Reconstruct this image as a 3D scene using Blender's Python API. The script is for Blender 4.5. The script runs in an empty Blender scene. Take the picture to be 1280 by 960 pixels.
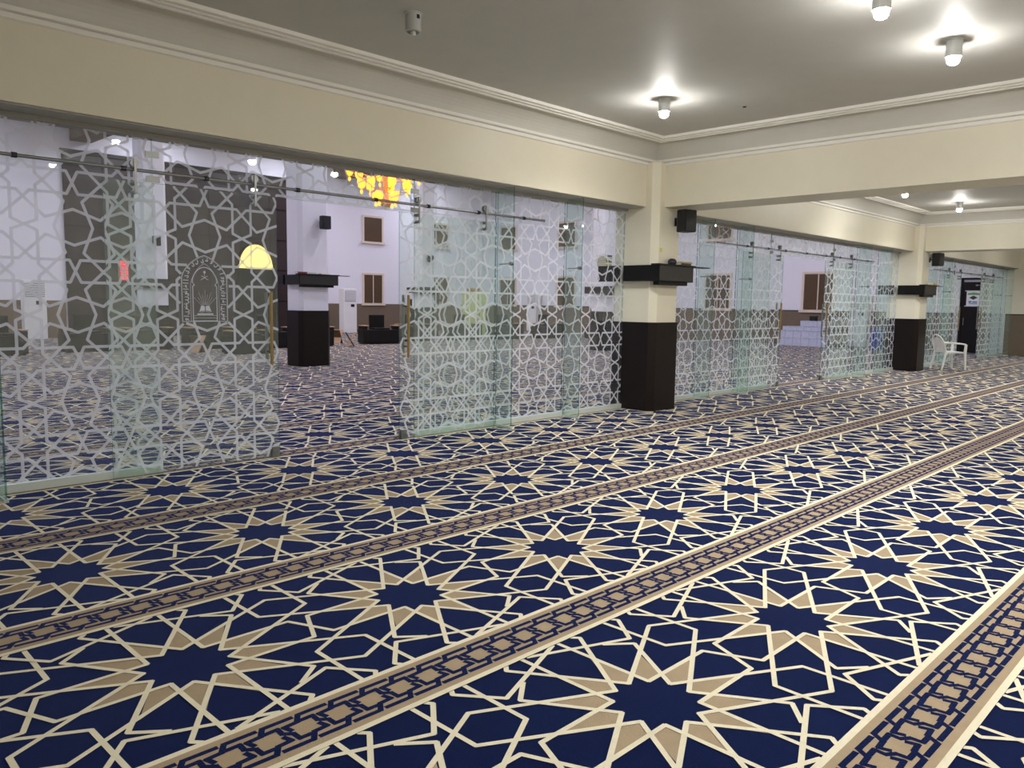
import bpy, math, random
from mathutils import Matrix, Vector
random.seed(7)
C = bpy.context.scene.collection
S = bpy.context.scene
# ------------------------------------------------------------------ camera, world, exposure
YAW, PITCH, ROLL, FPX = math.radians(45.483), math.radians(5.904), math.radians(0.849), 986.4
fw = Vector((math.sin(YAW)*math.cos(PITCH), math.cos(YAW)*math.cos(PITCH), -math.sin(PITCH)))
rt = Vector((math.cos(YAW), -math.sin(YAW), 0)); up = rt.cross(fw)
r2 = rt*math.cos(ROLL)+up*math.sin(ROLL); u2 = up*math.cos(ROLL)-rt*math.sin(ROLL)
cam = bpy.data.cameras.new('camera'); camo = bpy.data.objects.new('camera', cam); C.objects.link(camo)
camo.matrix_world = Matrix(((r2.x,u2.x,-fw.x,0),(r2.y,u2.y,-fw.y,0),(r2.z,u2.z,-fw.z,1.5),(0,0,0,1)))
cam.sensor_width = 36; cam.lens = FPX/1280*36; cam.clip_start = 0.05; cam.clip_end = 200
S.camera = camo
w = bpy.data.worlds.new('world'); S.world = w; w.use_nodes = True
w.node_tree.nodes['Background'].inputs[0].default_value = (0.6,0.65,0.75,1); w.node_tree.nodes['Background'].inputs[1].default_value = 0.05
S.view_settings.view_transform = 'Standard'; S.view_settings.look = 'None'; S.view_settings.gamma = 1
S.view_settings.use_curve_mapping = False
S.view_settings.exposure = 0.95
try: S.cycles.transparent_max_bounces = 24
except Exception: pass
BULB = 200.0        # emission strength of each lit downlight bulb
SPOT = 82.0         # watts of each downlight's beam
HALL = 72.0         # emission strength of the hall's recessed lamps

# ------------------------------------------------------------------ materials
def s2l(c):
    return tuple(((v/255)/12.92 if v/255 <= .04045 else ((v/255+.055)/1.055)**2.4) for v in c)
M = {}
def mat(name, rgb, rough=.5, metal=0, var=0, vscale=8, bump=0, bscale=60, spec=.5, stretch=None, emit=None, estr=0, coat=0, sheen=0, var2=None):
    m = bpy.data.materials.new(name); m.use_nodes = True; nt = m.node_tree; b = nt.nodes['Principled BSDF']
    col = (*s2l(rgb),1)
    b.inputs['Base Color'].default_value = col
    b.inputs['Roughness'].default_value = rough; b.inputs['Metallic'].default_value = metal
    b.inputs['Specular IOR Level'].default_value = spec
    if coat: b.inputs['Coat Weight'].default_value = coat; b.inputs['Coat Roughness'].default_value = .12
    if sheen: b.inputs['Sheen Weight'].default_value = sheen; b.inputs['Sheen Tint'].default_value = (.3,.38,1,1); b.inputs['Sheen Roughness'].default_value = .3
    tc = nt.nodes.new('ShaderNodeTexCoord'); mp = nt.nodes.new('ShaderNodeMapping')
    nt.links.new(tc.outputs['Object'], mp.inputs['Vector'])
    if stretch: mp.inputs['Scale'].default_value = stretch
    n = nt.nodes.new('ShaderNodeTexNoise'); n.inputs['Scale'].default_value = vscale; n.inputs['Detail'].default_value = 4
    nt.links.new(mp.outputs[0], n.inputs['Vector'])
    mr = nt.nodes.new('ShaderNodeMix'); mr.data_type = 'RGBA'
    lo = s2l(var2) if var2 else tuple(c*(1-var) for c in col[:3]); hi = col[:3] if var2 else tuple(min(1,c*(1+var)) for c in col[:3])
    mr.inputs['A'].default_value = (*lo,1); mr.inputs['B'].default_value = (*hi,1)
    nt.links.new(n.outputs['Fac'], mr.inputs['Factor']); nt.links.new(mr.outputs['Result'], b.inputs['Base Color'])
    if bump:
        n2 = nt.nodes.new('ShaderNodeTexNoise'); n2.inputs['Scale'].default_value = bscale; n2.inputs['Detail'].default_value = 3
        nt.links.new(mp.outputs[0], n2.inputs['Vector'])
        bp = nt.nodes.new('ShaderNodeBump'); bp.inputs['Strength'].default_value = bump; bp.inputs['Distance'].default_value = .01
        nt.links.new(n2.outputs['Fac'], bp.inputs['Height']); nt.links.new(bp.outputs['Normal'], b.inputs['Normal'])
    if emit:
        b.inputs['Emission Color'].default_value = (*s2l(emit),1); b.inputs['Emission Strength'].default_value = estr
    M[name] = m; return m
mat('navy', (9,22,62), .95, var=.25, vscale=3.5, bump=.5, bscale=260, spec=.05, sheen=.3)
mat('cream_pile', (234,226,200), .95, var=.08, vscale=30, bump=.6, bscale=260, spec=.12)
mat('tan_pile', (172,153,126), .95, var=.12, vscale=12, bump=.6, bscale=260, spec=.12)
mat('wall_cream', (234,228,209), .42, var=.03, vscale=5, bump=.06, bscale=22, spec=.4)
mat('ceiling_paint', (196,195,191), .58, var=.05, vscale=4, bump=.05, bscale=14, spec=.45)
mat('cove_paint', (209,207,200), .5, var=.03, vscale=4)
mat('moulding', (244,242,236), .45, var=.02)
mat('shade_and_channel_grey', (168,167,162), .55, var=.04)  # underside shade put into the soffit's colour; also the real channel metal
mat('hall_white', (236,234,240), .6, var=.02)
mat('hall_ceiling', (226,224,226), .7, var=.02)
mat('beam_brown', (120,104,92), .6, var=.05)
mat('wainscot', (116,100,82), .45, var=.18, vscale=6, stretch=(14,14,1), bump=.05, bscale=30)
mat('dark_wood', (20,10,8), .35, var=.35, vscale=4, stretch=(10,10,1), spec=.3)
mat('mihrab_wood', (42,28,26), .4, var=.25, vscale=5, stretch=(6,6,1))
mat('black_wood', (11,8,8), .4, var=.3, vscale=6, spec=.3)
mat('shelf_grey', (42,38,35), .5, var=.1, vscale=20, stretch=(1,1,12))
mat('light_wood', (196,160,124), .5, var=.12, vscale=8)
mat('steel', (150,152,150), .38, 1, var=.03)
mat('dark_steel', (60,60,62), .3, .9, var=.05)
mat('brass', (176,150,104), .28, 1, var=.05)
mat('aluminium', (214,222,218), .4, .25, var=.03)
mat('white_plastic', (240,240,238), .35, var=.02)
mat('grey_plastic', (176,178,184), .45, var=.03)
mat('black_plastic', (12,14,15), .5, var=.1, bump=.1, bscale=200)
mat('lamp_housing', (196,198,196), .4, .2, var=.03)
mat('bulb', (255,255,255), .4, emit=(255,252,246), estr=BULB)
mat('bulb_off', (206,206,200), .3)
mat('hall_lamp', (255,255,255), .5, emit=(234,233,255), estr=HALL)
mat('window_frame', (226,210,190), .5, var=.03)
mat('shutter', (84,62,38), .4, var=.2, vscale=4, stretch=(8,8,1))
mat('dark_glass', (44,34,28), .15, var=.1)
mat('amber', (255,170,40), .3, emit=(255,160,36), estr=2.0)
mat('amber_core', (255,230,160), .3, emit=(255,226,150), estr=30)
mat('lunette', (255,222,120), .5, var=.05, emit=(255,214,110), estr=.95)
mat('led_red', (255,40,60), .5, emit=(255,36,70), estr=3)
mat('led_board', (150,120,100), .5, var=.1)
mat('marble', (224,226,238), .3, var=.12, vscale=14, var2=(176,184,214))
mat('grout', (150,152,165), .7)
mat('poster_white', (236,240,238), .5); mat('poster_green', (120,170,110), .5); mat('poster_dark', (52,60,44), .5); mat('poster_blue', (96,104,170), .5)
mat('sticker', (222,216,120), .6)
mat('paper', (232,226,206), .7, var=.05); mat('red_cover', (120,44,44), .5, var=.1); mat('yellow_cover', (190,170,96), .5, var=.1)
mat('green_cover', (60,88,66), .5, var=.1); mat('dark_cover', (40,38,58), .5, var=.1); mat('grey_cover', (196,196,190), .5, var=.05)
mat('blue_plastic', (44,84,180), .4, var=.05)
mat('pale_yellow', (214,220,150), .5, var=.08)
mat('gold', (196,160,90), .35, .5, var=.1)

def glass_mat(name, tint, haze):
    m = bpy.data.materials.new(name); m.use_nodes = True; nt = m.node_tree; N = nt.nodes; L = nt.links
    for n in list(N): N.remove(n)
    out = N.new('ShaderNodeOutputMaterial'); tr = N.new('ShaderNodeBsdfTransparent'); gl = N.new('ShaderNodeBsdfGlossy')
    tr.inputs[0].default_value = (*tint,1); gl.inputs['Roughness'].default_value = .015; gl.inputs['Color'].default_value = (.95,1,.98,1)
    lw = N.new('ShaderNodeLayerWeight'); lw.inputs['Blend'].default_value = .5
    p = N.new('ShaderNodeMath'); p.operation = 'POWER'; L.new(lw.outputs['Facing'], p.inputs[0]); p.inputs[1].default_value = 5
    a = N.new('ShaderNodeMath'); a.operation = 'MULTIPLY_ADD'; L.new(p.outputs[0], a.inputs[0]); a.inputs[1].default_value = .9; a.inputs[2].default_value = .045
    di = N.new('ShaderNodeBsdfDiffuse'); di.inputs[0].default_value = (.9,.93,.95,1)
    tl = N.new('ShaderNodeBsdfTranslucent'); tl.inputs[0].default_value = (.9,.93,.95,1)
    dm = N.new('ShaderNodeMixShader'); dm.inputs[0].default_value = .5; L.new(di.outputs[0], dm.inputs[1]); L.new(tl.outputs[0], dm.inputs[2])
    nz = N.new('ShaderNodeTexNoise'); nz.inputs['Scale'].default_value = 2.2; nz.inputs['Detail'].default_value = 5
    tc = N.new('ShaderNodeTexCoord'); L.new(tc.outputs['Object'], nz.inputs['Vector'])
    hz = N.new('ShaderNodeMath'); hz.operation = 'MULTIPLY_ADD'; L.new(nz.outputs['Fac'], hz.inputs[0]); hz.inputs[1].default_value = haze; hz.inputs[2].default_value = haze*.5
    m0 = N.new('ShaderNodeMixShader'); L.new(hz.outputs[0], m0.inputs[0]); L.new(tr.outputs[0], m0.inputs[1]); L.new(dm.outputs[0], m0.inputs[2])
    m1 = N.new('ShaderNodeMixShader'); L.new(a.outputs[0], m1.inputs[0]); L.new(m0.outputs[0], m1.inputs[1]); L.new(gl.outputs[0], m1.inputs[2])
    L.new(m1.outputs[0], out.inputs[0]); M[name] = m
glass_mat('glass', (.955,.985,.97), .027)
glass_mat('glass_leaf', (.925,.975,.95), .027)
glass_mat('glass_fin', (.90,.96,.935), .02)
glass_mat('glass_edge', (.30,.52,.46), .02)
def frost_mat(name, col, clear):
    m = bpy.data.materials.new(name); m.use_nodes = True; nt = m.node_tree; N = nt.nodes; L = nt.links
    for n in list(N): N.remove(n)
    out = N.new('ShaderNodeOutputMaterial'); tr = N.new('ShaderNodeBsdfTransparent')
    di = N.new('ShaderNodeBsdfDiffuse'); di.inputs[0].default_value = (*col,1)
    tl = N.new('ShaderNodeBsdfTranslucent'); tl.inputs[0].default_value = (*col,1)
    dm = N.new('ShaderNodeMixShader'); dm.inputs[0].default_value = .62; L.new(di.outputs[0], dm.inputs[1]); L.new(tl.outputs[0], dm.inputs[2])
    nz = N.new('ShaderNodeTexNoise'); nz.inputs['Scale'].default_value = 6; tc = N.new('ShaderNodeTexCoord'); L.new(tc.outputs['Object'], nz.inputs['Vector'])
    f = N.new('ShaderNodeMath'); f.operation = 'MULTIPLY_ADD'; L.new(nz.outputs['Fac'], f.inputs[0]); f.inputs[1].default_value = .08; f.inputs[2].default_value = 1-clear-.04
    mx = N.new('ShaderNodeMixShader'); L.new(f.outputs[0], mx.inputs[0]); L.new(tr.outputs[0], mx.inputs[1]); L.new(dm.outputs[0], mx.inputs[2])
    L.new(mx.outputs[0], out.inputs[0]); M[name] = m
frost_mat('frost', (.95,.96,.98), .34)
frost_mat('silver_print', (.9,.9,.92), .12)

# ------------------------------------------------------------------ mesh helpers
class MB:
    def __init__(s): s.v=[]; s.f=[]; s.m=[]
    def face(s, pts, mi=0):
        i=len(s.v); s.v+= [tuple(p) for p in pts]; s.f.append(tuple(range(i,i+len(pts)))); s.m.append(mi)
    def box(s, x0,x1,y0,y1,z0,z1, mi=0):
        i=len(s.v); s.v+=[(x0,y0,z0),(x1,y0,z0),(x1,y1,z0),(x0,y1,z0),(x0,y0,z1),(x1,y0,z1),(x1,y1,z1),(x0,y1,z1)]
        for q in ((0,3,2,1),(4,5,6,7),(0,1,5,4),(1,2,6,5),(2,3,7,6),(3,0,4,7)): s.f.append(tuple(i+k for k in q)); s.m.append(mi)
        return s
    def prism(s, poly, z0, z1, mi=0):          # poly in xy, counter-clockwise
        n=len(poly); i=len(s.v); s.v+=[(x,y,z0) for x,y in poly]+[(x,y,z1) for x,y in poly]
        s.f.append(tuple(i+k for k in reversed(range(n)))); s.f.append(tuple(i+n+k for k in range(n))); s.m+= [mi,mi]
        for k in range(n): s.f.append((i+k,i+(k+1)%n,i+n+(k+1)%n,i+n+k)); s.m.append(mi)
        return s
    def extr(s, poly, axis, a, b, mi=0):        # poly in the plane across axis
        def P(u,v,t): return (t,u,v) if axis=='x' else (u,t,v)
        n=len(poly); i=len(s.v); s.v+=[P(u,v,a) for u,v in poly]+[P(u,v,b) for u,v in poly]
        s.f.append(tuple(i+k for k in range(n))); s.f.append(tuple(i+n+k for k in reversed(range(n)))); s.m+=[mi,mi]
        for k in range(n): s.f.append((i+(k+1)%n,i+k,i+n+k,i+n+(k+1)%n)); s.m.append(mi)
        return s
    def tube(s, p, q, r, n=12, r2=None, mi=0, caps=True):
        p=Vector(p); q=Vector(q); d=(q-p).normalized(); a=d.orthogonal().normalized(); b=d.cross(a); r2=r if r2 is None else r2; i=len(s.v)
        for c,rr in ((p,r),(q,r2)):
            for k in range(n):
                t=2*math.pi*k/n; s.v.append(tuple(c+(a*math.cos(t)+b*math.sin(t))*rr))
        for k in range(n): s.f.append((i+k,i+(k+1)%n,i+n+(k+1)%n,i+n+k)); s.m.append(mi)
        if caps: s.f.append(tuple(i+k for k in reversed(range(n)))); s.f.append(tuple(i+n+k for k in range(n))); s.m+=[mi,mi]
        return s
    def path(s, pts, r, n=8, mi=0):
        for a,b in zip(pts,pts[1:]): s.tube(a,b,r,n,mi=mi)
        return s
    def lathe(s, prof, c=(0,0,0), n=20, mi=0):  # prof list of (r,z)
        i=len(s.v)
        for r,z in prof:
            for k in range(n):
                t=2*math.pi*k/n; s.v.append((c[0]+r*math.cos(t),c[1]+r*math.sin(t),c[2]+z))
        for j in range(len(prof)-1):
            for k in range(n): s.f.append((i+j*n+k,i+j*n+(k+1)%n,i+(j+1)*n+(k+1)%n,i+(j+1)*n+k)); s.m.append(mi)
        return s
    def sphere(s, c, r, n=12, mi=0, sz=1):
        m=max(4,n//2); return s.lathe([(r*math.sin(math.pi*j/m)+1e-5,-r*sz*math.cos(math.pi*j/m)) for j in range(m+1)],c,n,mi)
    def mesh(s, name, mats):
        me=bpy.data.meshes.new(name); me.from_pydata(s.v,[],s.f)
        for m in mats: me.materials.append(M[m])
        if len(mats)>1: me.polygons.foreach_set('material_index', s.m)
        me.update(); return me
    def build(s, name, mats, parent=None, loc=(0,0,0), smooth=False, bevel=0):
        mats=[mats] if isinstance(mats,str) else mats
        o=bpy.data.objects.new(name, s.mesh(name,mats)); C.objects.link(o); o.location=loc
        if parent: o.parent=parent
        if smooth:
            for p in o.data.polygons: p.use_smooth=True
            md=o.modifiers.new('edge','EDGE_SPLIT'); md.split_angle=math.radians(40)
        if bevel:
            md=o.modifiers.new('bevel','BEVEL'); md.width=bevel; md.segments=2; md.limit_method='ANGLE'
        return o
def tag(o, label, cat, group=None):
    o['label']=label; o['category']=cat
    if group: o['group']=group
    return o
def thing(name, label, cat, loc=(0,0,0), rz=0, group=None):
    o=bpy.data.objects.new(name,None); C.objects.link(o); o.location=loc; o.rotation_euler=(0,0,rz); o.empty_display_size=.1
    return tag(o,label,cat,group)
def struct(o, label=None, cat=None):
    o['kind']='structure'
    if label: o['label']=label
    if cat: o['category']=cat
    return o
def sempty(name, label, cat, loc=(0,0,0)):
    o=bpy.data.objects.new(name,None); C.objects.link(o); o.location=loc; o.empty_display_size=.1; return struct(o,label,cat)
def copy_tree(o, parent=None):
    c=o.copy(); C.objects.link(c); c.parent=parent
    for ch in o.children: copy_tree(ch,c)
    return c

# ------------------------------------------------------------------ dimensions of the building
XL, XR = -1.5, 30.2          # end walls of the side room
YB, YG, YF = -2.8, 6.5, 31.5 # back wall, face of the header over the glass, far wall of the hall
YP = 6.83                    # plane of the fixed glass
ZB, ZC, ZT = 2.845, 3.44, 3.72
HX0 = -1.5; HZ = 7.8
BEAMS = [(9.4,10.05),(20.3,20.95)]
BAYS = [(XL,9.4),(10.05,20.3),(20.95,XR)]
CENT = [4.03, 14.96, 25.86]

# ------------------------------------------------------------------ carpet floor: woven pattern laid out as real pile pieces
def carpet():
    b=MB(); NAVY,CRM,TAN=0,1,2
    b.face([(HX0,YB,0),(XR,YB,0),(XR,YF,0),(HX0,YF,0)],NAVY)
    P,Q=1.141,1.511; X0,Y0=2.43,1.597; W=.0105; E=.597
    def clip(poly, lo, hi):                       # clip polygon to lo<=y<=hi
        for s,lim in ((1,lo),(-1,hi)):
            out=[]
            for i in range(len(poly)):
                a=poly[i]; c=poly[(i+1)%len(poly)]; da=s*(a[1]-lim); dc=s*(c[1]-lim)
                if da>=0: out.append(a)
                if da*dc<0:
                    t=da/(da-dc); out.append((a[0]+(c[0]-a[0])*t,a[1]+(c[1]-a[1])*t))
            poly=out
            if len(poly)<3: return None
        return poly
    def seg(a,c,w=W,ext=.4):
        dx,dy=c[0]-a[0],c[1]-a[1]; l=math.hypot(dx,dy); dx/=l; dy/=l; e=w*ext
        a=(a[0]-dx*e,a[1]-dy*e); c=(c[0]+dx*e,c[1]+dy*e); nx,ny=-dy*w,dx*w
        return [(a[0]+nx,a[1]+ny),(a[0]-nx,a[1]-ny),(c[0]-nx,c[1]-ny),(c[0]+nx,c[1]+ny)]
    rv=.165; V=lambda k: (rv*math.cos(math.radians(15+30*k)), rv*math.sin(math.radians(15+30*k)))
    h=P/2
    quad=[(V(1),(.52,.115)),((.52,.115),(h,0.0)),          # towards the neighbouring star
          (V(-1),(.694,.256)),((.694,.256),(.70,.62)),(V(2),(h,.431)),
          (V(0),(.365,.365)),((.365,.365),(.256,.454)),(V(3),(.234,.57)),((.234,.57),(.208,.598)),
          (V(1),(.115,.62)),((.392,.411),(-.08,.598)),((.392,.411),(.522,.573)),((.522,.573),(.505,.60))]
    lines=[]; kites=[]
    for sx in (1,-1):
        for sy in (1,-1):
            for a,c in quad: lines.append(seg((a[0]*sx,a[1]*sy),(c[0]*sx,c[1]*sy)))
    for k in range(12):                                    # tan kites between the star's rays
        a0=math.radians(15+30*k); r0,r1,r2=rv,.228,.43
        kites.append([(r*math.cos(a0+d),r*math.sin(a0+d)) for r,d in ((r0,0),(r1,-math.pi/12),(r2,0),(r1,math.pi/12))])
    cell=[(clip(p,-E,E),CRM) for p in lines]+[(p,TAN) for p in kites]
    cell=[(p,m) for p,m in cell if p]
    # chain border, one period
    U=.1389; w2=.0108
    pl=[[(.216,.088),(.106,.090),(.078,.048),(.026,.045),(.036,.012)],
        [(-.046,-.088),(.064,-.090),(.092,-.048),(.144,-.045),(.134,-.012)],
        [(.090,.050),(.142,.050),(.140,.012),(.170,-.012),(.172,-.052),(.222,-.054)]]
    chain=[]
    for q in pl:
        for a,c in zip(q,q[1:]): chain.append(seg(a,c,w2,.7))
    ny0=math.floor((YB-Y0)/Q); ny1=math.ceil((YF-Y0)/Q)
    def put(poly,ox,oy,z,m):
        pts=[(ox+x,oy+y) for x,y in poly]
        if min(p[0] for p in pts)<HX0 or max(p[0] for p in pts)>XR or min(p[1] for p in pts)<YB or max(p[1] for p in pts)>YF: return
        ar=sum(pts[i][0]*pts[(i+1)%len(pts)][1]-pts[(i+1)%len(pts)][0]*pts[i][1] for i in range(len(pts)))
        if ar<0: pts.reverse()
        b.face([(x,y,z) for x,y in pts],m)
    for j in range(ny0,ny1+1):
        yc=Y0+Q*j
        for i in range(-4,26):
            xc=X0+P*i
            for k,(p,m) in enumerate(cell): put(p,xc,yc,.0012 if m==TAN else .0018+.00003*k+(.0008 if i%2 else 0),m)
        yb=yc+Q/2                                           # border band between two rows
        if yb-.16<YB or yb+.16>YF: continue
        b.face([(HX0,yb-.158,.0046),(XR,yb-.158,.0046),(XR,yb+.158,.0046),(HX0,yb+.158,.0046)],CRM)
        b.face([(HX0,yb-.131,.0052),(XR,yb-.131,.0052),(XR,yb+.131,.0052),(HX0,yb+.131,.0052)],TAN)
        n=int((XR-HX0)/U)
        for i in range(n):
            for k,p in enumerate(chain): put(p,HX0+U*i+.02,yb,.0056+.00004*k,NAVY)
    o=b.build('floor',['navy','cream_pile','tan_pile'])
    struct(o,'navy carpet with cream twelve-pointed star lines and tan chain borders','carpet floor')
carpet()

# ------------------------------------------------------------------ room shell
def wall(name,label,x0,x1,y0,y1,z0,z1,m):
    return struct(MB().box(x0,x1,y0,y1,z0,z1).build(name,m),label,'wall')
wall('wall_back','cream painted wall facing the glass partition',XL-.2,XR+.2,YB-.2,YB,0,ZT+.3,'wall_cream')
wall('wall_left','cream painted end wall of the side room',XL-.2,XL,YB,YG+.6,0,ZT+.3,'wall_cream')
wr=wall('wall_right','cream end wall above a brown wood wainscot beyond the last glass bay',XR,XR+.2,YB,YP,0,ZT+.3,'wall_cream')
MB().box(XR-.025,XR,YB,YP-.04,.08,1.33).build('wainscot','wainscot',wr)
MB().box(XR-.03,XR,YB,YP-.04,1.33,1.36).build('wainscot_cap','dark_wood',wr)
MB().box(XR-.03,XR,YB,YP-.04,0,.08).build('skirting','wainscot',wr)
ceil=struct(MB().box(XL,XR,YB,YG+.62,ZT,ZT+.3).build('ceiling','ceiling_paint'),'grey satin coffered ceiling with white mouldings','ceiling')
for i,(x0,x1) in enumerate(BEAMS):
    MB().box(x0,x1,YB,YG,ZB,ZT).build('beam','wall_cream',ceil)
hb=MB().box(XL,XR,YG,YG+.62,ZB,ZT).build('header_beam','wall_cream',ceil)
MB().box(XL,XR,YG+.03,YG+.6,ZB-.012,ZB-.001).build('soffit','shade_and_channel_grey',hb)  # thin sheet coloured grey for the shade under the cream header
def ring(prof,x0,x1,y0,y1):
    # sweep an (offset, z) profile around the inside of a rectangle
    b=MB()
    for (o1,z1),(o2,z2) in zip(prof,prof[1:]):
        a=[(x0+o1,y0+o1,z1),(x1-o1,y0+o1,z1),(x1-o1,y1-o1,z1),(x0+o1,y1-o1,z1)]
        c=[(x0+o2,y0+o2,z2),(x1-o2,y0+o2,z2),(x1-o2,y1-o2,z2),(x0+o2,y1-o2,z2)]
        for k in range(4): b.face([a[k],c[k],c[(k+1)%4],a[(k+1)%4]])
    return b
for i,(x0,x1) in enumerate(BAYS):
    low=[(0,ZC-.04),(.016,ZC-.04),(.024,ZC-.034),(.026,ZC-.008),(.004,ZC-.006),(.004,ZC+.006),(.04,ZC+.008),(.05,ZC+.014),(.05,ZC+.042),(.0,ZC+.046)]
    hi=[(.232,ZT),(.232,ZT-.05),(.24,ZT-.056),(.272,ZT-.056),(.275,ZT-.02),(.287,ZT-.02),(.29,ZT-.046),(.322,ZT-.044),(.325,ZT-.012),(.337,ZT-.012),(.34,ZT-.034),(.372,ZT-.03),(.38,ZT)]
    cove=[(.0,ZC+.04)]+[(.004+.24*(1-math.cos(t)),ZC+.04+.245*math.sin(t)) for t in [math.pi/2*k/10 for k in range(11)]]
    r=ring(low,x0,x1,YB,YG).build('trim_%d'%(2*i+1),'moulding'); struct(r,'white double moulding along the top of the %s bay walls'%['first','second','third'][i],'moulding')
    r=ring(hi,x0,x1,YB,YG).build('trim_%d'%(2*i+2),'moulding'); struct(r,'white triple moulding framing the %s ceiling coffer'%['first','second','third'][i],'moulding')
    ring(cove,x0,x1,YB,YG).build('cove','cove_paint',ceil,smooth=True)
# hall shell
wf=wall('wall_hall_far','white far wall of the prayer hall with brown wainscot',HX0,XR,YF,YF+.2,0,HZ+.3,'hall_white')
ws=wall('wall_hall_right','white side wall of the prayer hall with shuttered windows',XR,XR+.2,YP,YF+.2,0,HZ+.3,'hall_white')
wl=wall('wall_hall_left','white windowless side wall of the prayer hall',HX0-.2,HX0,YG+.62,YF+.2,0,HZ+.3,'hall_white')
wp=wall('wall_hall_near','white hall wall above the glass partition',HX0,XR,YG+.42,YG+.62,ZB,HZ+.3,'hall_white')
wp.data.transform(Matrix.Translation((0,.005,.004)))
MB().box(HX0,9.05,YF-.03,YF,0,1.33).build('wainscot','wainscot',wf); MB().box(19.75,XR,YF-.03,YF,0,1.33).build('wainscot','wainscot',wf)
MB().box(XR-.03,XR,8.35,YF-.03,0,1.33).build('wainscot','wainscot',ws)
MB().box(XR-.035,XR,8.35,YF-.03,1.33,1.36).build('wainscot_cap','dark_wood',ws)
hc=struct(MB().box(HX0,XR,YG+.62,YF,HZ,HZ+.3).build('ceiling_hall','hall_ceiling'),'high white ceiling of the prayer hall','ceiling')
for k,x in enumerate((9.43,20.3)):
    struct(MB().box(x-.02,x+.68,YG+.63,YF-.001,7.0,HZ-.001).build('trim_%d'%(10+k),'beam_brown'),'brown ceiling beam over the %s row of hall columns'%['first','second'][k],'beam')

# ------------------------------------------------------------------ columns, their shelves and books
def chamf(x0,x1,y0,y1,c): return [(x0+c,y0),(x1-c,y0),(x1,y0+c),(x1,y1-c),(x1-c,y1),(x0+c,y1),(x0,y1-c),(x0,y0+c)]
def column(x0,y0,wd,dp,h,label,m='wall_cream',ch=.085):
    t=thing('column',label,'column',(x0+wd/2,y0+dp/2,0),0,'square columns with dark bases'); a,b=wd/2,dp/2
    MB().prism(chamf(-a,a,-b,b,ch),1.2,h).build('shaft',m,t)
    MB().prism(chamf(-a-.018,a+.018,-b-.018,b+.018,ch),0,1.23).build('wainscot','dark_wood',t)
    MB().prism(chamf(-a-.026,a+.026,-b-.026,b+.026,ch),1.23,1.25).build('wainscot_cap','black_wood',t)
    return t
def colshelf(x0,y0,wd,dp,label,board=.42):
    # open-topped dark box collar round the column with an overhanging board on one side
    t=thing('book_shelf',label,'shelf',(x0,y0,1.8),0,'dark shelves around the columns')
    b=MB(); f=.13; s=.1
    b.box(-s,wd+f,-f,-.002,.02,.24).build('front_box','black_wood',t)
    MB().box(-s,-.028,-.002,.46,.02,.24).build('side_box','black_wood',t); MB().box(-s,-.028,.56,dp+.16,.02,.24).build('side_box','black_wood',t)
    MB().box(wd+.028,wd+f,-.002,.46,.02,.24).build('side_box','black_wood',t); MB().box(wd+.028,wd+f,.56,dp+.16,.02,.24).build('side_box','black_wood',t)
    MB().box(-s+.02,wd+f-.02,-f-.008,-f-.0005,.03,.235).build('front_panel','shelf_grey',t)
    MB().box(-.03,wd+.03,-f+.03,-.003,-.03,.019).build('bracket','black_wood',t)
    MB().box(-s-.02,wd+f+.02,-f-.03,-.02,.241,.258).build('top_board','black_wood',t)
    MB().box(wd+f+.021,wd+f+board,-f-.02,-.03,.235,.250).build('side_board','shelf_grey',t)
    return t
def book(loc,sx,sy,h,rz,cover,label,group=None):
    t=thing('book',label,'book',loc,rz,group)
    MB().box(-sx/2+.004,sx/2-.004,-sy/2+.003,sy/2-.004,.003,h-.003).build('pages','paper',t)
    b=MB(); b.box(-sx/2,sx/2,-sy/2,sy/2,0,.003); b.box(-sx/2,sx/2,-sy/2,sy/2,h-.003,h); b.box(-sx/2,sx/2,-sy/2-.001,-sy/2+.003,.003,h-.003); b.build('cover',cover,t)
    return t
column(9.2,6.32,.65,.75,ZC-.002,'cream column with dark base between the first and second glass bays')
column(20.1,6.32,.65,.75,ZC-.002,'cream column with dark base beside the white plastic chair')
colshelf(9.2,6.32,.65,.75,'dark shelf collar holding books on the column between the first two glass bays')
colshelf(20.1,6.32,.65,.75,'dark shelf collar on the column beside the white plastic chair')
hallcols=[(9.2,15.65,'white hall column facing the first open glass doorway','dark shelf collar with books on the hall column facing the open doorway'),
          (20.1,15.65,'white hall column between the yellow-green cabinet and the window wall','dark shelf collar on the hall column nearest the window wall'),
          (9.35,24.98,'white hall column standing before the dark wood mihrab wall','dark shelf collar on the hall column before the dark wood wall'),
          (20.1,24.98,'white hall column near the corner of the far hall walls','dark shelf collar on the hall column near the far corner')]
for x,y,l1,l2 in hallcols:
    column(x,y,.77,.62,HZ-.8-.002,l1,'hall_white'); colshelf(x,y,.77,.62,l2,.3)
zt=1.8+.259
book((9.74,6.235,zt),.30,.14,.025,.1,'dark_cover','flat dark covered book on the near column shelf')
book((9.76,6.235,zt+.026),.28,.13,.022,-.06,'yellow_cover','thin yellow covered book topping the near column shelf')
o=MB(); o.lathe([(.001,0),(.05,.002),(.062,.03),(.058,.055),(.035,.08),(.001,.085)],(0,0,0),14); tag(o.build('prayer_cap','dark_cover',None,(9.52,6.25,zt),True),'small dark knitted cap lying on the near column shelf','cap')
for k in range(6):
    book((9.14,7.16,1.8+.241+k*.026),.13,.19,.025,random.uniform(-.12,.12),['yellow_cover','paper','green_cover','yellow_cover','grey_cover','dark_cover'][k],['yellow booklet at the bottom of','cream booklet second in','green booklet third in','mustard booklet fourth in','grey booklet fifth in','dark booklet on top of'][k]+' the stack behind the etched glass','booklets stacked behind the glass')
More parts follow.
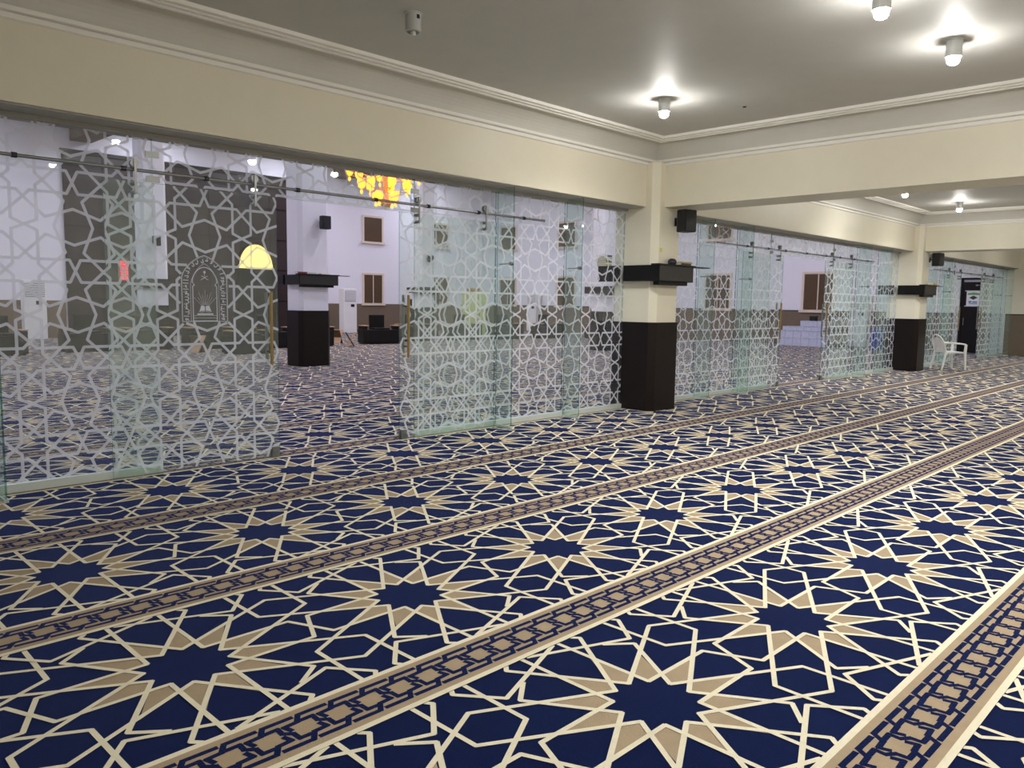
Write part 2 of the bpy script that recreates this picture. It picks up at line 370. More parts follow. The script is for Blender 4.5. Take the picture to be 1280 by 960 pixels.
book((20.7,6.235,zt),.34,.13,.03,.05,'yellow_cover','tan book lying flat on the shelf above the white chair')
book((20.72,6.235,zt+.031),.28,.12,.035,-.1,'grey_cover','pale book on top of the tan one above the white chair')
for k,(dx,cv,l) in enumerate([(-.02,'red_cover','red covered book on the hall column shelf facing the doorway'),(.2,'grey_cover','grey book on the hall column shelf facing the doorway'),(.55,'paper','cream booklet at the end of the hall column shelf facing the doorway')]):
    book((9.2+dx,15.56,zt),.24,.13,.04-.008*k,.05*k,cv,l)
tag(MB().box(9.302,9.365,6.3165,6.3195,2.225,2.285).build('sticker','sticker'),'small yellow sticker on the cream column above the shelf','sticker')

# ------------------------------------------------------------------ loudspeakers on brackets
def speaker(loc,rz,label,s=1):
    t=thing('loudspeaker',label,'loudspeaker',loc,rz,'black wall loudspeakers')
    b=MB().prism([(-.12*s,-.17*s),(.12*s,-.17*s),(.12*s,-.02*s),(.08*s,.03*s),(-.08*s,.03*s),(-.12*s,-.02*s)],-.16*s,.16*s).build('cabinet','black_plastic',t,bevel=.012*s)
    MB().box(-.105*s,.105*s,-.183*s,-.172*s,-.145*s,.145*s).build('grille','black_plastic',t)
    br=MB(); br.tube((0,.03*s,0),(0,.12*s,0),.018*s); br.box(-.03*s,.03*s,.112*s,.125*s,-.06*s,.06*s); br.build('bracket','dark_steel',t)
    return t
speaker((9.64,6.19,2.66),math.radians(-12),'black loudspeaker bracketed on the cream column beneath the cross beam',.95)
speaker((20.6,6.19,2.66),math.radians(-12),'black loudspeaker on the column above the white plastic chair',.95)
speaker((9.73,15.53,3.2),0,'black loudspeaker on the hall column facing the doorway',.9)
speaker((9.7,24.86,3.2),0,'black loudspeaker on the hall column before the dark wood wall',.9)
speaker((20.45,24.86,3.2),0,'black loudspeaker on the hall column near the far corner',.9)

# ------------------------------------------------------------------ glass partition
LW=.0112; A=.68
gen=[((0,.138),(.197,.066)),((.197,.066),(.34,.206)),((.34,.206),(.295,.254)),((.295,.254),(.04,.254)),((.04,.254),(0,.34))]
segs=[]
for a,c in gen:
    for sw in (0,1):
        for sx in (1,-1):
            for sy in (1,-1):
                f=lambda p:((p[1] if sw else p[0])*sx,(p[0] if sw else p[1])*sy); segs.append((f(a),f(c)))
Z0=2.032
def cliprect(poly,x0,x1,z0,z1):
    for ax,s,lim in ((0,1,x0),(0,-1,x1),(1,1,z0),(1,-1,z1)):
        out=[]
        for i in range(len(poly)):
            a=poly[i]; c=poly[(i+1)%len(poly)]; da=s*(a[ax]-lim); dc=s*(c[ax]-lim)
            if da>=0: out.append(a)
            if da*dc<0:
                t=da/(da-dc); out.append((a[0]+(c[0]-a[0])*t,a[1]+(c[1]-a[1])*t))
        poly=out
        if len(poly)<3: return None
    return poly
def in_arch(x,z,hw,zb,zs,zt):
    if z<zb or abs(x)>hw: return False
    if z<=zs: return True
    t=(z-zs)/(zt-zs)
    return t<1 and abs(x)<hw*(1-t**1.7)**.75
def strip(p,q,w,e=.35):
    dx,dz=q[0]-p[0],q[1]-p[1]; l=math.hypot(dx,dz) or 1e-9; dx/=l; dz/=l
    p=(p[0]-dx*w*e,p[1]-dz*w*e); q=(q[0]+dx*w*e,q[1]+dz*w*e); nx,nz=-dz*w,dx*w
    return [(p[0]+nx,p[1]+nz),(p[0]-nx,p[1]-nz),(q[0]-nx,q[1]-nz),(q[0]+nx,q[1]+nz)]
def lattice(x0,x1,z0,z1,phase,y,hole=None):
    b=MB(); k=0
    i0=math.floor((x0-phase)/A)-1; i1=math.ceil((x1-phase)/A)+1
    for i in range(i0,i1+1):
        for j in range(-4,3):
            cx,cz=phase+A*i,Z0+A*j
            for a,c in segs:
                p=(cx+a[0],cz+a[1]); q=(cx+c[0],cz+c[1])
                pieces=[(p,q)]
                if hole:
                    n=12; pieces=[]; run=None
                    for s in range(n):
                        u=(p[0]+(q[0]-p[0])*s/n,p[1]+(q[1]-p[1])*s/n); v=(p[0]+(q[0]-p[0])*(s+1)/n,p[1]+(q[1]-p[1])*(s+1)/n)
                        inside=in_arch((u[0]+v[0])/2-hole[0],(u[1]+v[1])/2,*hole[1:])
                        if not inside: run=(run[0],v) if run else (u,v)
                        if (inside or s==n-1) and run: pieces.append(run); run=None
                for p2,q2 in pieces:
                    r=cliprect(strip(p2,q2,LW),x0,x1,z0,z1)
                    if r: b.face([(x,y-.00002*(k%7),z) for x,z in r]); k+=1
    return b
def pane_mesh(x0,x1,y0,y1,z0,z1):
    b=MB().box(x0,x1,y0,y1,z0,z1); b.m=[1,1,0,1,0,1]; return b
FIXT=.012
def fixed_panel(x0,x1,phase,label,z0=.075,z1=2.80,sill=True):
    t=thing('glass_partition',label,'glass partition',((x0+x1)/2,YP,0),0,'fixed etched glass panels'); c=(x0+x1)/2
    pane_mesh(x0-c+.003,x1-c-.003,-FIXT/2,FIXT/2,z0,z1).build('pane',['glass','glass_edge'],t)
    lattice(x0-c+.004,x1-c-.004,z0+.003,z1-.003,phase-c,-FIXT/2-.0015).build('frosted_lattice','frost',t)
    if sill: MB().box(x0-c,x1-c,-.03,.03,0,.07).build('sill_channel','aluminium',t)
    return t
def fin(x,label):
    t=thing('glass_fin',label,'glass fin',(x,YP-.17,0),0,'upright glass fins')
    b=MB().box(-.007,.007,-.135,.135,.03,2.495); b.box(-.007,.007,-.135,.135,2.545,ZB-.014); b.m=[1,1,1,0,1,0]*2; b.build('pane',['glass_fin','glass_edge'],t)
    MB().box(-.016,.016,-.14,.13,0,.028).build('shoe','aluminium',t)
    c=MB(); c.tube((-.02,-.1,1.95),(.02,-.1,1.95),.022); c.tube((0,-.1,1.95),(0,.1,1.95),.008); c.build('spider_clamp','steel',t)
def transom(x0,x1,phase,label):
    t=thing('glass_transom',label,'glass transom',((x0+x1)/2,YP,2.44),0,'glass transoms over the doorways'); c=(x0+x1)/2
    pane_mesh(x0-c+.003,x1-c-.003,-FIXT/2,FIXT/2,0,.36).build('pane',['glass','glass_edge'],t)
    o=lattice(x0-c+.004,x1-c-.004,2.443,2.797,phase-c,-FIXT/2-.0015); o.v=[(x,y,z-2.44) for x,y,z in o.v]; o.build('frosted_lattice','frost',t)
    for x in (x0-c,x1-c):
        for z in (.03,.23):
            MB().box(x-.055,x+.055,-.016,-.009,z-.025,z+.025).build('patch_fitting','steel',t)
def rail(x0,x1,knobs,label):
    t=thing('door_rail',label,'rail',((x0+x1)/2,YP-.075,2.52),0,'sliding door rails'); c=(x0+x1)/2
    MB().tube((x0-c,0,0),(x1-c,0,0),.0135,14).build('tube','steel',t,smooth=True)
    for k in knobs:
        b=MB(); b.tube((k-c,-.022,0),(k-c,.06,0),.011,10); b.tube((k-c-.018,0,0),(k-c+.018,0,0),.021,12); b.build('standoff','dark_steel',t,smooth=True)
    for x in (x0-c,x1-c): MB().sphere((x,0,0),.017,12).build('end_stop','steel',t,smooth=True)
def sliding_door(x0,x1,phase,hx,guide,label,emblem=None):
    W_=x1-x0; c=(x0+x1)/2; y=YP-.045
    t=thing('glass_door',label,'glass door',(c,y,.012),0,'sliding etched glass doors')
    p=pane_mesh(-W_/2,W_/2,-.005,.005,0,2.42); p.build('pane',['glass_leaf','glass_edge'],t)
    hole=(emblem-c,.215,1.28,1.66,1.88) if emblem else None
    lat=lattice(-W_/2+.001,W_/2-.001,.02,2.43,phase-c,-.0068,hole); lat.v=[(a,b,z-.012) for a,b,z in lat.v]; lat.build('frosted_lattice','frost',t)
    for s in (-.30,.30):
        x=(s*W_)*1.15
        h=MB(); h.box(x-.010,x+.010,-.064,-.056,2.32,2.59); h.build('hanger','steel',t)
        wv=MB(); wv.tube((x,-.055,2.558),(x,-.012,2.558),.034,18); wv.tube((x,-.055,2.40),(x,.02,2.40),.017,14); wv.tube((x,-.055,2.33),(x,.02,2.33),.017,14); wv.build('roller','steel',t,smooth=True)
    for yy,m in ((-.045,'brass'),(.045,'steel')):
        h=MB(); h.tube((hx-c,yy,.88),(hx-c,yy,1.55),.0155,12); h.build('handle',m,t,smooth=True)
        for z in (1.0,1.43): MB().tube((hx-c,yy,z),(hx-c,-.004 if yy<0 else .004,z),.007,8).build('handle_post','dark_steel',t)
    g=(x1 if guide>0 else x0)-c-guide*.05
    b=MB(); b.box(g-.035,g+.035,-.028,-.006,-.008,.095); b.box(g-.035,g+.035,.006,.028,-.008,.095); b.tube((g-.015,-.034,.05),(g-.015,-.026,.05),.011,10); b.tube((g+.017,-.034,.05),(g+.017,-.026,.05),.011,10)
    b.build('floor_guide','steel',t)
    if emblem: emblem_part(t,emblem-c)
    return t
def emblem_part(t,cx):
    y=-.0085; zz=-.012; b=MB()
    def add(poly): b.face([(cx+px,y,pz+zz) for px,pz in poly])
    def line(pts,w):
        for p,q in zip(pts,pts[1:]): add(strip(p,q,w,.5))
    def arch(hw,zb,zs,zt,n=14):
        r=[(-hw,zb),(-hw,zs)]
        for k in range(1,n): 
            s=k/n; r.append((-hw*(1-s**1.7)**.75,zs+(zt-zs)*s))
        r.append((0,zt)); return r+[(-x,z) for x,z in reversed(r[:-1])]
    line(arch(.203,1.295,1.66,1.866)+[(-.203,1.295)],.0022); line(arch(.197,1.30,1.66,1.858),.001)
    line([(-.126,1.295)]+arch(.126,1.295,1.60,1.795)[1:-1]+[(.126,1.295)],.0016)
    inner=[(-.108,1.295),(-.108,1.60),(-.092,1.612),(-.112,1.635)]+[(-.112*math.cos(t)*(1-.12*math.sin(t)),1.64+.125*math.sin(t)) for t in [math.pi/2*k/10 for k in range(1,11)]]
    inner=inner+[(-x,z) for x,z in reversed(inner[:-1])]; line(inner,.0026); line([(x*.95,z-.004) for x,z in inner],.001)
    line([(-.108,1.30),(.108,1.30)],.0022); line([(-.108,1.325),(.108,1.325)],.0016); line([(-.108,1.345),(.108,1.345)],.0012)
    # calligraphic strokes filling the band between the two arches
    rnd=random.Random(5)
    path=[]
    for k in range(40):
        s=k/39
        if s<.36: path.append((-.164,1.315+.36*(s/.36),math.pi/2))
        elif s<.64:
            a=math.pi*(1-(s-.36)/.28); path.append((.164*math.cos(a),1.675+.148*math.sin(a),a-math.pi/2))
        else: path.append((.164,1.675-.36*((s-.64)/.36),-math.pi/2))
    for (x,z,a) in path:
        ca,sa=math.cos(a),math.sin(a)
        def T(u,v): return (x+u*ca-v*sa,z+u*sa+v*ca)
        kind=rnd.randrange(4); o=rnd.uniform(-.006,.006)
        if kind==0: line([T(0,-.02),T(.001,.024)],.0031); line([T(.001,.024),T(.004,.019)],.0022)
        elif kind==1: line([T(.010*math.cos(q)+o,-.010+.012*math.sin(q)) for q in [math.pi+math.pi*k/5 for k in range(6)]],.0032); line([T(.010,-.01),T(.012,.010)],.003)
        elif kind==2: line([T(.008*math.cos(q),.004+.008*math.sin(q)) for q in [2*math.pi*k/6 for k in range(6)]]+[T(.004,-.008),T(-.010,-.017)],.003)
        else: line([T(-.012,-.006),T(-.004,.006),T(.003,-.006),T(.010,.006)],.0031); add(strip(T(0,.017),T(.004,.018),.004))
    for k in range(9):                                        # rays rising from the book
        a=math.radians(90+(k-4)*13); r0,r1=.035,.17 if k%2==0 else .135
        line([(r0*math.cos(a)*.9,1.405+r0*math.sin(a)),(r1*math.cos(a)*.75,1.405+r1*math.sin(a)*.95)],.0011)
    for s in (-1,1):                                          # open book and its stand
        add([(s*.004,1.388),(s*.052,1.384),(s*.036,1.432),(s*.004,1.428)][::s]); line([(s*.004,1.382),(s*.03,1.376),(s*.058,1.380)],.0014)
    add([(-.075,1.352),(.075,1.352),(.068,1.364),(-.068,1.364)])
    line([(-.032,1.655),(.026,1.69)],.0022); line([(.032,1.655),(-.026,1.69)],.0022)   # crossed swords below a palm
    line([(0,1.685),(0,1.715)],.002); add([(.011*math.cos(q),1.722+.011*math.sin(q)) for q in [2*math.pi*k/10 for k in range(10)]])
    b.build('emblem','silver_print',t)['label']='silver arch emblem with script band, crossed swords, palm and open book'
ordn=['first','second','third']
for i,c in enumerate(CENT):
    d=c-CENT[0]; e0=[-1.49,9.876,20.776][i]; e1=[9.174,20.074,XR-.002][i]
    bn=['the emblem doorway','the marble block doorway','the dark door doorway'][i]
    j0,j1=c-1.375,c+1.375; L1,L2=c-2.6,c-3.85; R1,R2=c+2.6,c+3.85; pr=8.0+d; plh=2.04+d
    if i>0: fixed_panel(e0,L2,plh,'etched glass panel against the column on the left side of %s'%bn)
    fixed_panel(L2,L1,plh,'etched glass panel between the two glass fins left of %s'%bn)
    fixed_panel(L1,j0,plh,'etched glass panel at the left jamb of %s'%bn)
    fixed_panel(j1,R1,pr,'etched glass panel at the right jamb of %s'%bn)
    fixed_panel(R1,R2,pr,'etched glass panel between the two glass fins right of %s'%bn)
    fixed_panel(R2,e1,pr,'etched glass panel at the far right end beyond %s'%bn)
    for x,s in ((L2,'outer left'),(L1,'inner left'),(R1,'inner right'),(R2,'outer right')): fin(x,'upright glass fin at the %s panel joint of %s'%(s,bn))
    transom(j0,j1,plh+.34,'etched glass transom above %s'%bn)
    rail(c-3.37,c+3.37,[c-2.39,c-1.63,c-.95,c-.07,c+.82,c+[1.51,1.51,1.62][i],c+2.25,c+3.0],'polished steel tube rail above %s'%bn)
    xl=[3.75,14.0,25.0][i]; xr=[5.17,15.85,26.98][i]
    sliding_door(xl-1.5,xl,xl-.684,xl-.09,1,'left sliding glass door of %s'%bn + (', bearing the printed arch emblem' if i==0 else ''),emblem=3.053 if i==0 else None)
    sliding_door(xr,xr+1.43,xr+.684,xr+.09,-1,'right sliding glass door of %s'%bn)
    hd=MB(); hd.box(e0,e1,YP-.05,YP+.05,2.80,ZB-.0125); struct(hd.build('trim_%d'%(7+i),'shade_and_channel_grey'),'grey metal head channel holding the glass of the %s bay'%ordn[i],'channel')

# ------------------------------------------------------------------ ceiling downlights
def downlight(x,y,lit,label,group):
    t=thing('ceiling_downlight',label,'downlight',(x,y,ZT),0,group)
    MB().lathe([(.001,0),(.062,0),(.062,-.135),(.05,-.14),(.05,-.128),(.024,-.128),(.018,-.165),(.001,-.165)],n=24).build('housing','lamp_housing',t,smooth=True)
    MB().lathe([(.072,0),(.072,-.006),(.06,-.008)],n=24).build('rim','lamp_housing',t,smooth=True)
    if lit: MB().lathe([(.046,-.13),(.05,-.15),(.048,-.172),(.036,-.19),(.018,-.198),(.001,-.2)],n=18).build('bulb','bulb',t,smooth=True)
    if lit:
        l=bpy.data.lights.new('beam','SPOT'); l.energy=SPOT; l.color=(1,.985,.96); l.spot_size=math.radians(158); l.spot_blend=1; l.shadow_soft_size=.04
        lo=bpy.data.objects.new('beam',l); C.objects.link(lo); lo.parent=t; lo.location=(0,0,-.27)
    else:
        MB().lathe([(.001,-.128),(.036,-.128),(.042,-.118),(.048,-.115)],n=20).build('bulb','bulb_off',t,smooth=True)
        MB().box(-.012,.012,-.066,-.061,-.05,-.02).build('slot','dark_steel',t)
downlight(3.99,5.06,False,'unlit white cylinder downlight on the dim part of the ceiling','ceiling downlights')
downlight(7.43,5.05,True,'lit cylinder downlight in the ceiling corner above the first cream column','ceiling downlights')
downlight(7.41,2.19,True,'lit cylinder downlight beside the first cross beam, away from the corner','ceiling downlights')
downlight(5.93,2.24,True,'lit cylinder downlight in the middle of the first ceiling coffer','ceiling downlights')
downlight(18.5,5.15,True,'lit cylinder downlight in the second coffer corner above the chair column','ceiling downlights')
downlight(15.55,5.25,True,'lit downlight peeping out under the first cross beam','ceiling downlights')
for x,y in ((3.99,2.2),(.6,-.55),(3.99,-.55),(7.41,-.55)): downlight(x,y,True,'lit downlight of the first coffer away from the glass partition, reflected ones and added fill','downlights of the first coffer')  # first two are unseen lamps added to brighten the left header
for x,y in ((14.9,2.2),(18.4,2.2),(12,2.2),(12,-.6),(16.5,-.6)): downlight(x,y,True,'lit cylinder downlight of the second coffer away from the glass partition','downlights of the second coffer')
for x,y in ((23,4.6),(27,4.6),(23,1),(27,1)): downlight(x,y,True,'lit cylinder downlight in the third ceiling coffer','lit downlights in the third coffer')
tag(MB().lathe([(.001,0),(.022,0),(.018,-.008),(.001,-.01)],n=12).build('smoke_sensor','black_plastic',None,(8.3,4.57,ZT)),'small black sensor stud on the grey ceiling','sensor')
# hall lamps
for x in (4,12.2,17.6,25.2):
    for y in (9.6,13.2,18.2,22.6,27.0,29.6):
        t=thing('recessed_lamp','round recessed lamp in the high hall ceiling','lamp',(x,y,HZ),0,'recessed hall ceiling lamps')
        MB().lathe([(.30,0),(.33,0),(.33,-.03),(.30,-.035),(.29,-.012)],n=20).build('rim','white_plastic',t)
        MB().lathe([(.29,-.012),(.001,-.012)],n=20).build('diffuser','hall_lamp',t)

# ------------------------------------------------------------------ hall windows
def hall_window(n,x,y,z0,z1,wd,side,label,two=True):
    t=sempty('window_%d'%n,label,'window',(x,y,z0)); h=z1-z0
    if side=='x': t.rotation_euler=(0,0,-math.pi/2)      # side wall facing -x
    a=wd/2; f=.09
    b=MB(); b.box(-a,a,-.05,-.002,h-f,h); b.box(-a,-a+f,-.05,-.002,0,h-f); b.box(a-f,a,-.05,-.002,0,h-f); b.build('frame','window_frame',t)
    MB().box(-a-.07,a+.07,-.09,-.002,-.1,0).build('sill','window_frame',t)
    if two:
        for s in (0,1):
            x0=-a+f+s*(wd-2*f)/2; x1=x0+(wd-2*f)/2
            MB().box(x0+.015,x1-.015,-.03,-.003,.015,h-f-.015).build('shutter','shutter',t)
        MB().box(-.02,.02,-.045,-.003,0,h-f).build('mullion','window_frame',t)
    else:
        MB().box(-a+f+.01,a-f-.01,-.03,-.003,.01,h-f-.01).build('shutter','shutter',t)
    return t
n=1
for x in (22.43,26.6):
    hall_window(n,x,YF,1.36,2.80,1.22,'y','lower shuttered window on the far hall wall'); n+=1
    hall_window(n,x,YF,4.27,5.49,1.2,'y','upper shuttered window on the far hall wall',False); n+=1
for y in (13.45,17.5,21.7,26.0,30.1):
    hall_window(n,XR,y if y>14 else y-.3,1.38,2.86,1.3,'x','lower shuttered window on the hall side wall'); n+=1
    hall_window(n,XR,y,4.3,5.55,1.25,'x','upper shuttered window on the hall side wall',False); n+=1

# ------------------------------------------------------------------ mihrab wall of dark wood with lit lunette
t=thing('mihrab_panelling','dark wood panelling covering the middle of the far hall wall','panelling',(14.4,YF,0))
for k in range(8):
    x0=-5.3+k*1.325
    MB().box(x0+.008,x0+1.317,-.09,-.002,0,6.55).build('panel','mihrab_wood',t)
for z in (1.4,2.72,4.0,5.3): MB().box(-5.3,5.3,-.105,-.0905,z-.03,z+.03).build('rail_moulding','dark_wood',t)
MB().box(-5.35,5.35,-.16,-.002,6.552,6.68).build('cornice','dark_wood',t)
lun=[(-.76,0),(.76,0)]+[(.76*math.cos(a),1.0*math.sin(a)) for a in [math.pi*k/24 for k in range(1,24)]]
t=thing('mihrab_niche','mihrab niche topped by a glowing yellow half-round lunette','niche',(16.36,YF-.107,0))
MB().extr(lun,'y',-.06,0).build('lunette','lunette',t,(0,0,2.76))
rim=MB()
for k in range(24):
    a0,a1=math.pi*k/24,math.pi*(k+1)/24
    q=[(r*.78*math.cos(a),r*1.02*math.sin(a)+2.76) for r,a in ((1,a0),(1.09,a0),(1.09,a1),(1,a1))]
    rim.extr(q,'y',-.1,0)
rim.build('arch_trim','dark_wood',t)
for s in (-1,1): MB().tube((s*.82,-.08,0),(s*.82,-.08,2.75),.07,12).build('pilaster','dark_wood',t,smooth=True)
MB().box(-.74,.74,-.03,0,0,2.74).build('recess','black_wood',t)
t=thing('clock_board','red digital clock board hanging on the dark wood panelling','clock',(11.02,YF-.12,2.1))
MB().box(-.19,.19,-.06,-.002,0,.78).build('case','led_board',t)
for k in range(4):
    b=MB(); z=.64-k*.18
    for dx in (-.10,-.03,.05,.12):
        b.box(dx-.022,dx+.022,-.07,-.0605,z-.06,z-.045); b.box(dx-.022,dx+.022,-.07,-.0605,z+.045,z+.06); b.box(dx+.012,dx+.022,-.07,-.0605,z-.045,z+.045)
    b.build('digits','led_red',t)

# ------------------------------------------------------------------ chandelier
t=thing('chandelier','amber glass chandelier hanging in the prayer hall','chandelier',(14.95,20.3,4.3))
MB().tube((0,0,.6),(0,0,3.45),.03).build('stem','gold',t); MB().lathe([(.001,3.499),(.2,3.499),(.18,3.42),(.03,3.35)],n=18).build('canopy','gold',t,smooth=True)
MB().lathe([(.001,.0),(.1,.03),(.16,.16),(.10,.36),(.06,.6),(.1,1.0),(.05,1.2)],n=16).build('core','gold',t,smooth=True)
tiers=[(.36,.25,4),(.74,.62,7),(1.1,1.0,9)]
for r,z,nn in tiers:
    for k in range(nn):
        a=2*math.pi*k/nn+r; x,y=r*math.cos(a),r*math.sin(a)
        MB().path([(0,0,z+.1),(x*.5,y*.5,z-.08),(x,y,z)],.014,6).build('arm','gold',t)
        sh=MB().lathe([(.03,0),(.10,.05),(.13,.16),(.115,.26),(.10,.28)],(x,y,z),12).build('glass_shade','amber',t,smooth=True)
        MB().sphere((x,y,z+.11),.05,10).build('candle_bulb','amber_core',sh,smooth=True)
        MB().sphere((x,y,z-.1),.045,8,sz=1.5).build('drop','amber',sh,smooth=True)

# ------------------------------------------------------------------ hall furniture
def ac_unit(loc,rz,label):
    t=thing('air_conditioner',label,'air conditioner',loc,rz,'white floor air conditioners')
    MB().box(-.33,.33,-.2,.2,.06,2.0).build('body','white_plastic',t,bevel=.02); MB().box(-.3,.3,-.17,.17,0,.06).build('foot','grey_plastic',t)
    g=MB().box(-.28,.28,-.212,-.2,1.45,1.9).build('grille','grey_plastic',t)
    for k in range(6): MB().box(-.27,.27,-.222,-.2125,1.48+k*.07,1.515+k*.07).build('louvre','white_plastic',g)
    MB().box(.02,.2,-.208,-.2005,1.2,1.32).build('display','black_plastic',t); MB().box(-.28,.28,-.208,-.2005,.2,1.0).build('panel','white_plastic',t)
ac_unit((7.55,29.6,0),0,'white floor standing air conditioner left of the dark wood panelling')
ac_unit((19.75,29.6,0),0,'white floor standing air conditioner beside the shuttered far window')
ac_unit((29.9,11.4,0),-math.pi/2,'white floor standing air conditioner beside the blue bin')
ac_unit((29.9,27.9,0),-math.pi/2,'white floor standing air conditioner between two side wall windows')
def desk(loc,rz,wd,label,items):
    t=thing('reading_bench',label,'bench',loc,rz,'dark wooden reading benches'); a=wd/2
    MB().box(-a,a,-.3,.3,.04,.50).build('seat_box','black_wood',t,bevel=.015)
    MB().box(-a+.05,a-.05,-.26,.26,0,.04).build('plinth','dark_wood',t)
    MB().box(-.27,.27,.18,.30,.50,1.0).build('backrest','black_wood',t,bevel=.02)
    for s in (-1,1):
        ar=MB().box(s*a-(.14 if s>0 else 0),s*a+(0 if s>0 else .14),-.3,.22,.50,.62).build('armrest','dark_wood',t,bevel=.01)
        MB().box(s*(a-.09)-.1,s*(a-.09)+.1,-.32,.2,.622,.645).build('arm_board','light_wood',ar)
    MB().box(-.3,.3,-.28,.17,.502,.56).build('cushion','black_wood',t,bevel=.02)
def bookrest(loc,rz,label):
    t=thing('book_stand',label,'book stand',loc,rz,'folding wooden book stands')
    for s in (-1,1):
        MB().extr([(s*-.14,0),(s*-.10,0),(s*.17,.46),(s*.14,.47)][::s],'y',-.15,.15).build('board','light_wood' if s>0 else 'shutter',t)
for k,(x,y,r,wd,l) in enumerate([(5.0,22.7,.05,1.1,'black reading bench before the white far wall, left of the air conditioner'),
    (7.2,23.3,0,1.3,'black reading bench beside the hall column at the left end of the dark wood wall'),
    (8.75,23.3,0,1.3,'second black reading bench along the dark wood wall'),
    (10.4,22.9,0,1.4,'third black reading bench along the dark wood wall'),
    (12.0,22.3,-.05,1.4,'fourth black reading bench along the dark wood wall, before the yellow lunette'),
    (13.95,22.6,1.4,1.1,'black reading bench turned sideways behind the hall column'),
    (16.35,22.6,-.25,1.35,'black reading bench under the chandelier, seen through the open doorway'),
    (18.6,23.6,0,1.4,'black reading bench before the far corner column'),
    (20.9,23.3,0,1.5,'black reading bench beside the yellow-green cabinet'),
    (23.0,23.0,0,1.5,'black reading bench right of the yellow-green cabinet'),
    (25.2,22.7,0,1.5,'black reading bench before the side wall air conditioner'),
    (27.2,21.6,.3,1.4,'black reading bench nearest the side wall windows'),
    (10.3,20.3,.1,1.2,'black reading bench standing ahead of the row before the dark wood wall')]):
    desk((x,y,0),r,wd,l,None)
bookrest((15.3,23.6,0),.6,'wooden book stand behind the bench under the chandelier')
bookrest((14.5,21.6,0),-.5,'wooden book stand beside the sideways bench')
bookrest((9.4,21.4,0),.3,'wooden book stand in front of the dark wood wall benches')
t=thing('upright_cabinet','pale yellow-green upright cabinet standing in the far part of the hall','cabinet',(22.3,24.2,0),.0)
MB().box(-.45,.45,-.25,.25,.08,1.85).build('body','pale_yellow',t,bevel=.02); MB().box(-.4,.4,-.2,.2,0,.08).build('plinth','black_wood',t)
for s in (-1,1):
    d=MB().box(s*.22-.205,s*.22+.205,-.268,-.251,.12,1.8).build('door','pale_yellow',t); MB().box(s*.05-.01,s*.05+.01,-.29,-.2685,.9,1.1).build('handle','brass',d)
MB().box(-.25,.25,-.18,.18,1.85,2.05).build('top_box','gold',t)
t=thing('carved_cabinet','dark carved wooden cabinet near the far corner of the hall','cabinet',(21.6,26.6,0))
MB().box(-.6,.6,-.25,.25,0,1.5).build('body','dark_wood',t); MB().box(-.66,.66,-.3,.28,1.5,1.58).build('cornice','dark_wood',t)
for k in range(3):
    d=MB().box(-.58+k*.39,-.58+k*.39+.37,-.27,-.251,.1,1.42).build('door','shutter',t)
    for z in (.3,.7,1.1): MB().extr([(-.395+k*.39,z-.14),(-.395+k*.39+.12,z),(-.395+k*.39,z+.14),(-.395+k*.39-.12,z)],'y',-.285,-.271).build('carved_diamond','light_wood',d)
# stepped marble block
t=thing('marble_block','stepped white marble tiled block against the hall side wall','block',(29.5,13.3,0),0)
steps=[(-.95,.95,.58),(-.95,.75,.75),(-.95,.05,.97)]
b=MB(); 
for (a,c,z),z0 in zip(steps,(0,.58,.75)): b.box(-.28,.3,a+.01,c-.01,z0,z-.012)
b.build('core','grout',t)
for (a,c,z),z0 in zip(steps,(0,.58,.75)):
    n_=max(1,round((c-a)/.3)); rows=2 if z0==0 else 1
    for i in range(n_):
        for r in range(rows):
            hh=(z-z0)/rows; y0=a+(c-a)*i/n_
            MB().box(-.3,-.281,y0+.006,y0+(c-a)/n_-.006,z0+hh*r+.006,z0+hh*(r+1)-.004).build('tile','marble',t)
    MB().box(-.3,.3,a,c,z-.011,z).build('slab','marble',t)
t=thing('black_box','small black box standing on the stepped marble block','box',(29.45,12.95,.971))
MB().box(-.1,.1,-.12,.12,0,.15).build('body','black_plastic',t,bevel=.01); MB().box(-.105,.105,-.125,.125,.15,.18).build('lid','black_plastic',t)
t=thing('storage_bin','tall blue plastic bin beside the white air conditioner','bin',(29.2,10.5,0))
MB().lathe([(.001,0),(.2,0),(.24,.62),(.26,.64),(.26,.68)],n=18).build('body','blue_plastic',t,smooth=True); MB().lathe([(.27,.681),(.27,.71),(.1,.76),(.001,.77)],n=18).build('lid','blue_plastic',t,smooth=True)
# dark door in the side wall
t=sempty('door_1','dark wooden door in the hall side wall with a framed notice','door',(XR,7.75,0))
MB().box(-.045,-.002,-.34,.34,.02,2.42).build('leaf','dark_wood',t)
b=MB(); b.box(-.06,-.002,-.42,-.345,0,2.5); b.box(-.06,-.002,.345,.42,0,2.5); b.box(-.06,-.002,-.42,.42,2.5,2.56); b.build('frame','black_wood',t)
MB().box(-.055,-.0455,-.28,.28,.1,1.2).build('lower_panel','black_wood',t)
MB().tube((-.08,.27,.95),(-.08,.27,1.2),.012).build('handle','steel',t)
b=MB(); b.box(-.09,-.046,-.1,-.04,2.28,2.33); b.tube((-.08,-.1,2.31),(-.08,-.3,2.30),.01); b.build('door_closer','steel',t)
t=thing('framed_notice','white notice with dark diamond and blue lines hung on the dark door','notice',(XR-.058,7.76,1.62))
MB().box(-.012,0,-.21,.21,0,.48).build('board','poster_white',t)
MB().extr([(-.18,.36),(.18,.36),(.18,.42),(0,.45),(-.18,.42)],'x',-.0145,-.0125).build('green_band','poster_green',t)
MB().extr([(-.13,.27),(0,.2),(.13,.27),(0,.34)],'x',-.0145,-.0125).build('dark_diamond','poster_dark',t)
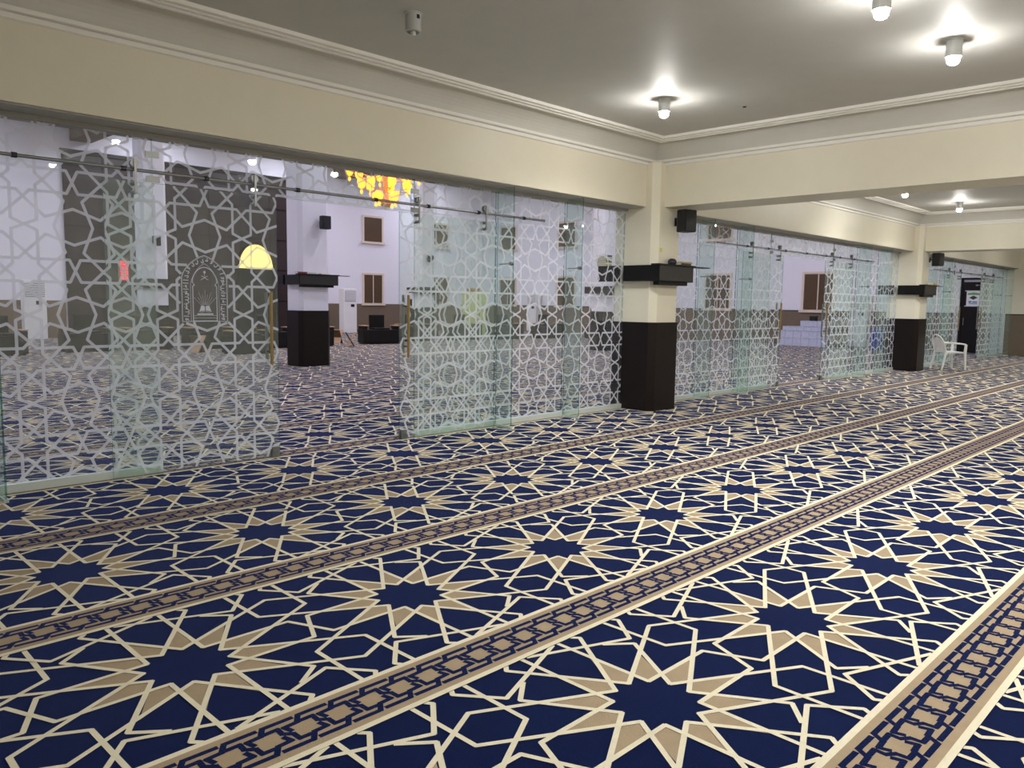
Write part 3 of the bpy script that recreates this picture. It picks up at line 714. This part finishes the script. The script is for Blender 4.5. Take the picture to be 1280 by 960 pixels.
b=MB(); b.box(-.0145,-.0125,-.12,.03,.1,.14); b.box(-.0145,-.0125,.05,.14,.1,.15); b.box(-.0145,-.0125,-.13,.13,.05,.075); b.build('blue_lines','poster_blue',t)
b=MB(); b.box(-.02,0,-.26,.26,-.03,-.002); b.box(-.02,0,-.26,.26,.482,.51); b.build('rods','aluminium',t)

# ------------------------------------------------------------------ white plastic armchair
t=thing('plastic_armchair','white plastic armchair beside the second cream column','chair',(21.64,6.02,0),math.radians(48))
# local axes: the chair faces -y
sb=MB(); 
for i in range(6):
    y0=-.23+i*.078; y1=y0+.07; d=lambda y:-.018*math.cos((y)/.25*1.4)
    sb.box(-.22,.22,y0,y1,.425+d(y0)*.5,.445+d(y0)*.5)
sb.box(-.235,-.205,-.24,.24,.41,.45); sb.box(.205,.235,-.24,.24,.41,.45); sb.box(-.235,.235,-.255,-.225,.40,.445); sb.build('seat','white_plastic',t,bevel=.006)
bk=MB()
def by(z): return .22+.16*(z-.44)/.44
for k in range(7):
    x=-.165+k*.055; top=.80-.10*abs(x/.2)**2
    bk.extr([(by(.44)-.01,.44),(by(.44)+.012,.44),(by(top)+.012,top),(by(top)-.01,top)],'x',x-.013,x+.013)
pts=[(-.235,.23,.44)]+[(.235*math.sin(a)*1.0,by(.66+.2*math.cos(a))+.0,.66+.2*math.cos(a)) for a in [math.radians(-80+160*k/12) for k in range(13)]]+[(.235,.23,.44)]
bk.path(pts,.019,8); bk.build('backrest','white_plastic',t)
for s in (-1,1):
    ar=MB(); ar.path([(s*.235,.30,.66),(s*.27,.1,.665),(s*.275,-.12,.65),(s*.262,-.24,.63)],.02,8); ar.build('armrest','white_plastic',t)
    lf=MB(); lf.extr([(-.275,.0),(-.245,.0),(-.20,.44),(-.215,.63),(-.265,.63),(-.26,.44)],'x',s*.27-.02,s*.27+.012); lf.build('leg','white_plastic',t)
    lr=MB(); lr.extr([(.30,0),(.33,0),(.255,.45),(.20,.45)],'x',s*.235-.016,s*.235+.016); lr.build('leg','white_plastic',t)
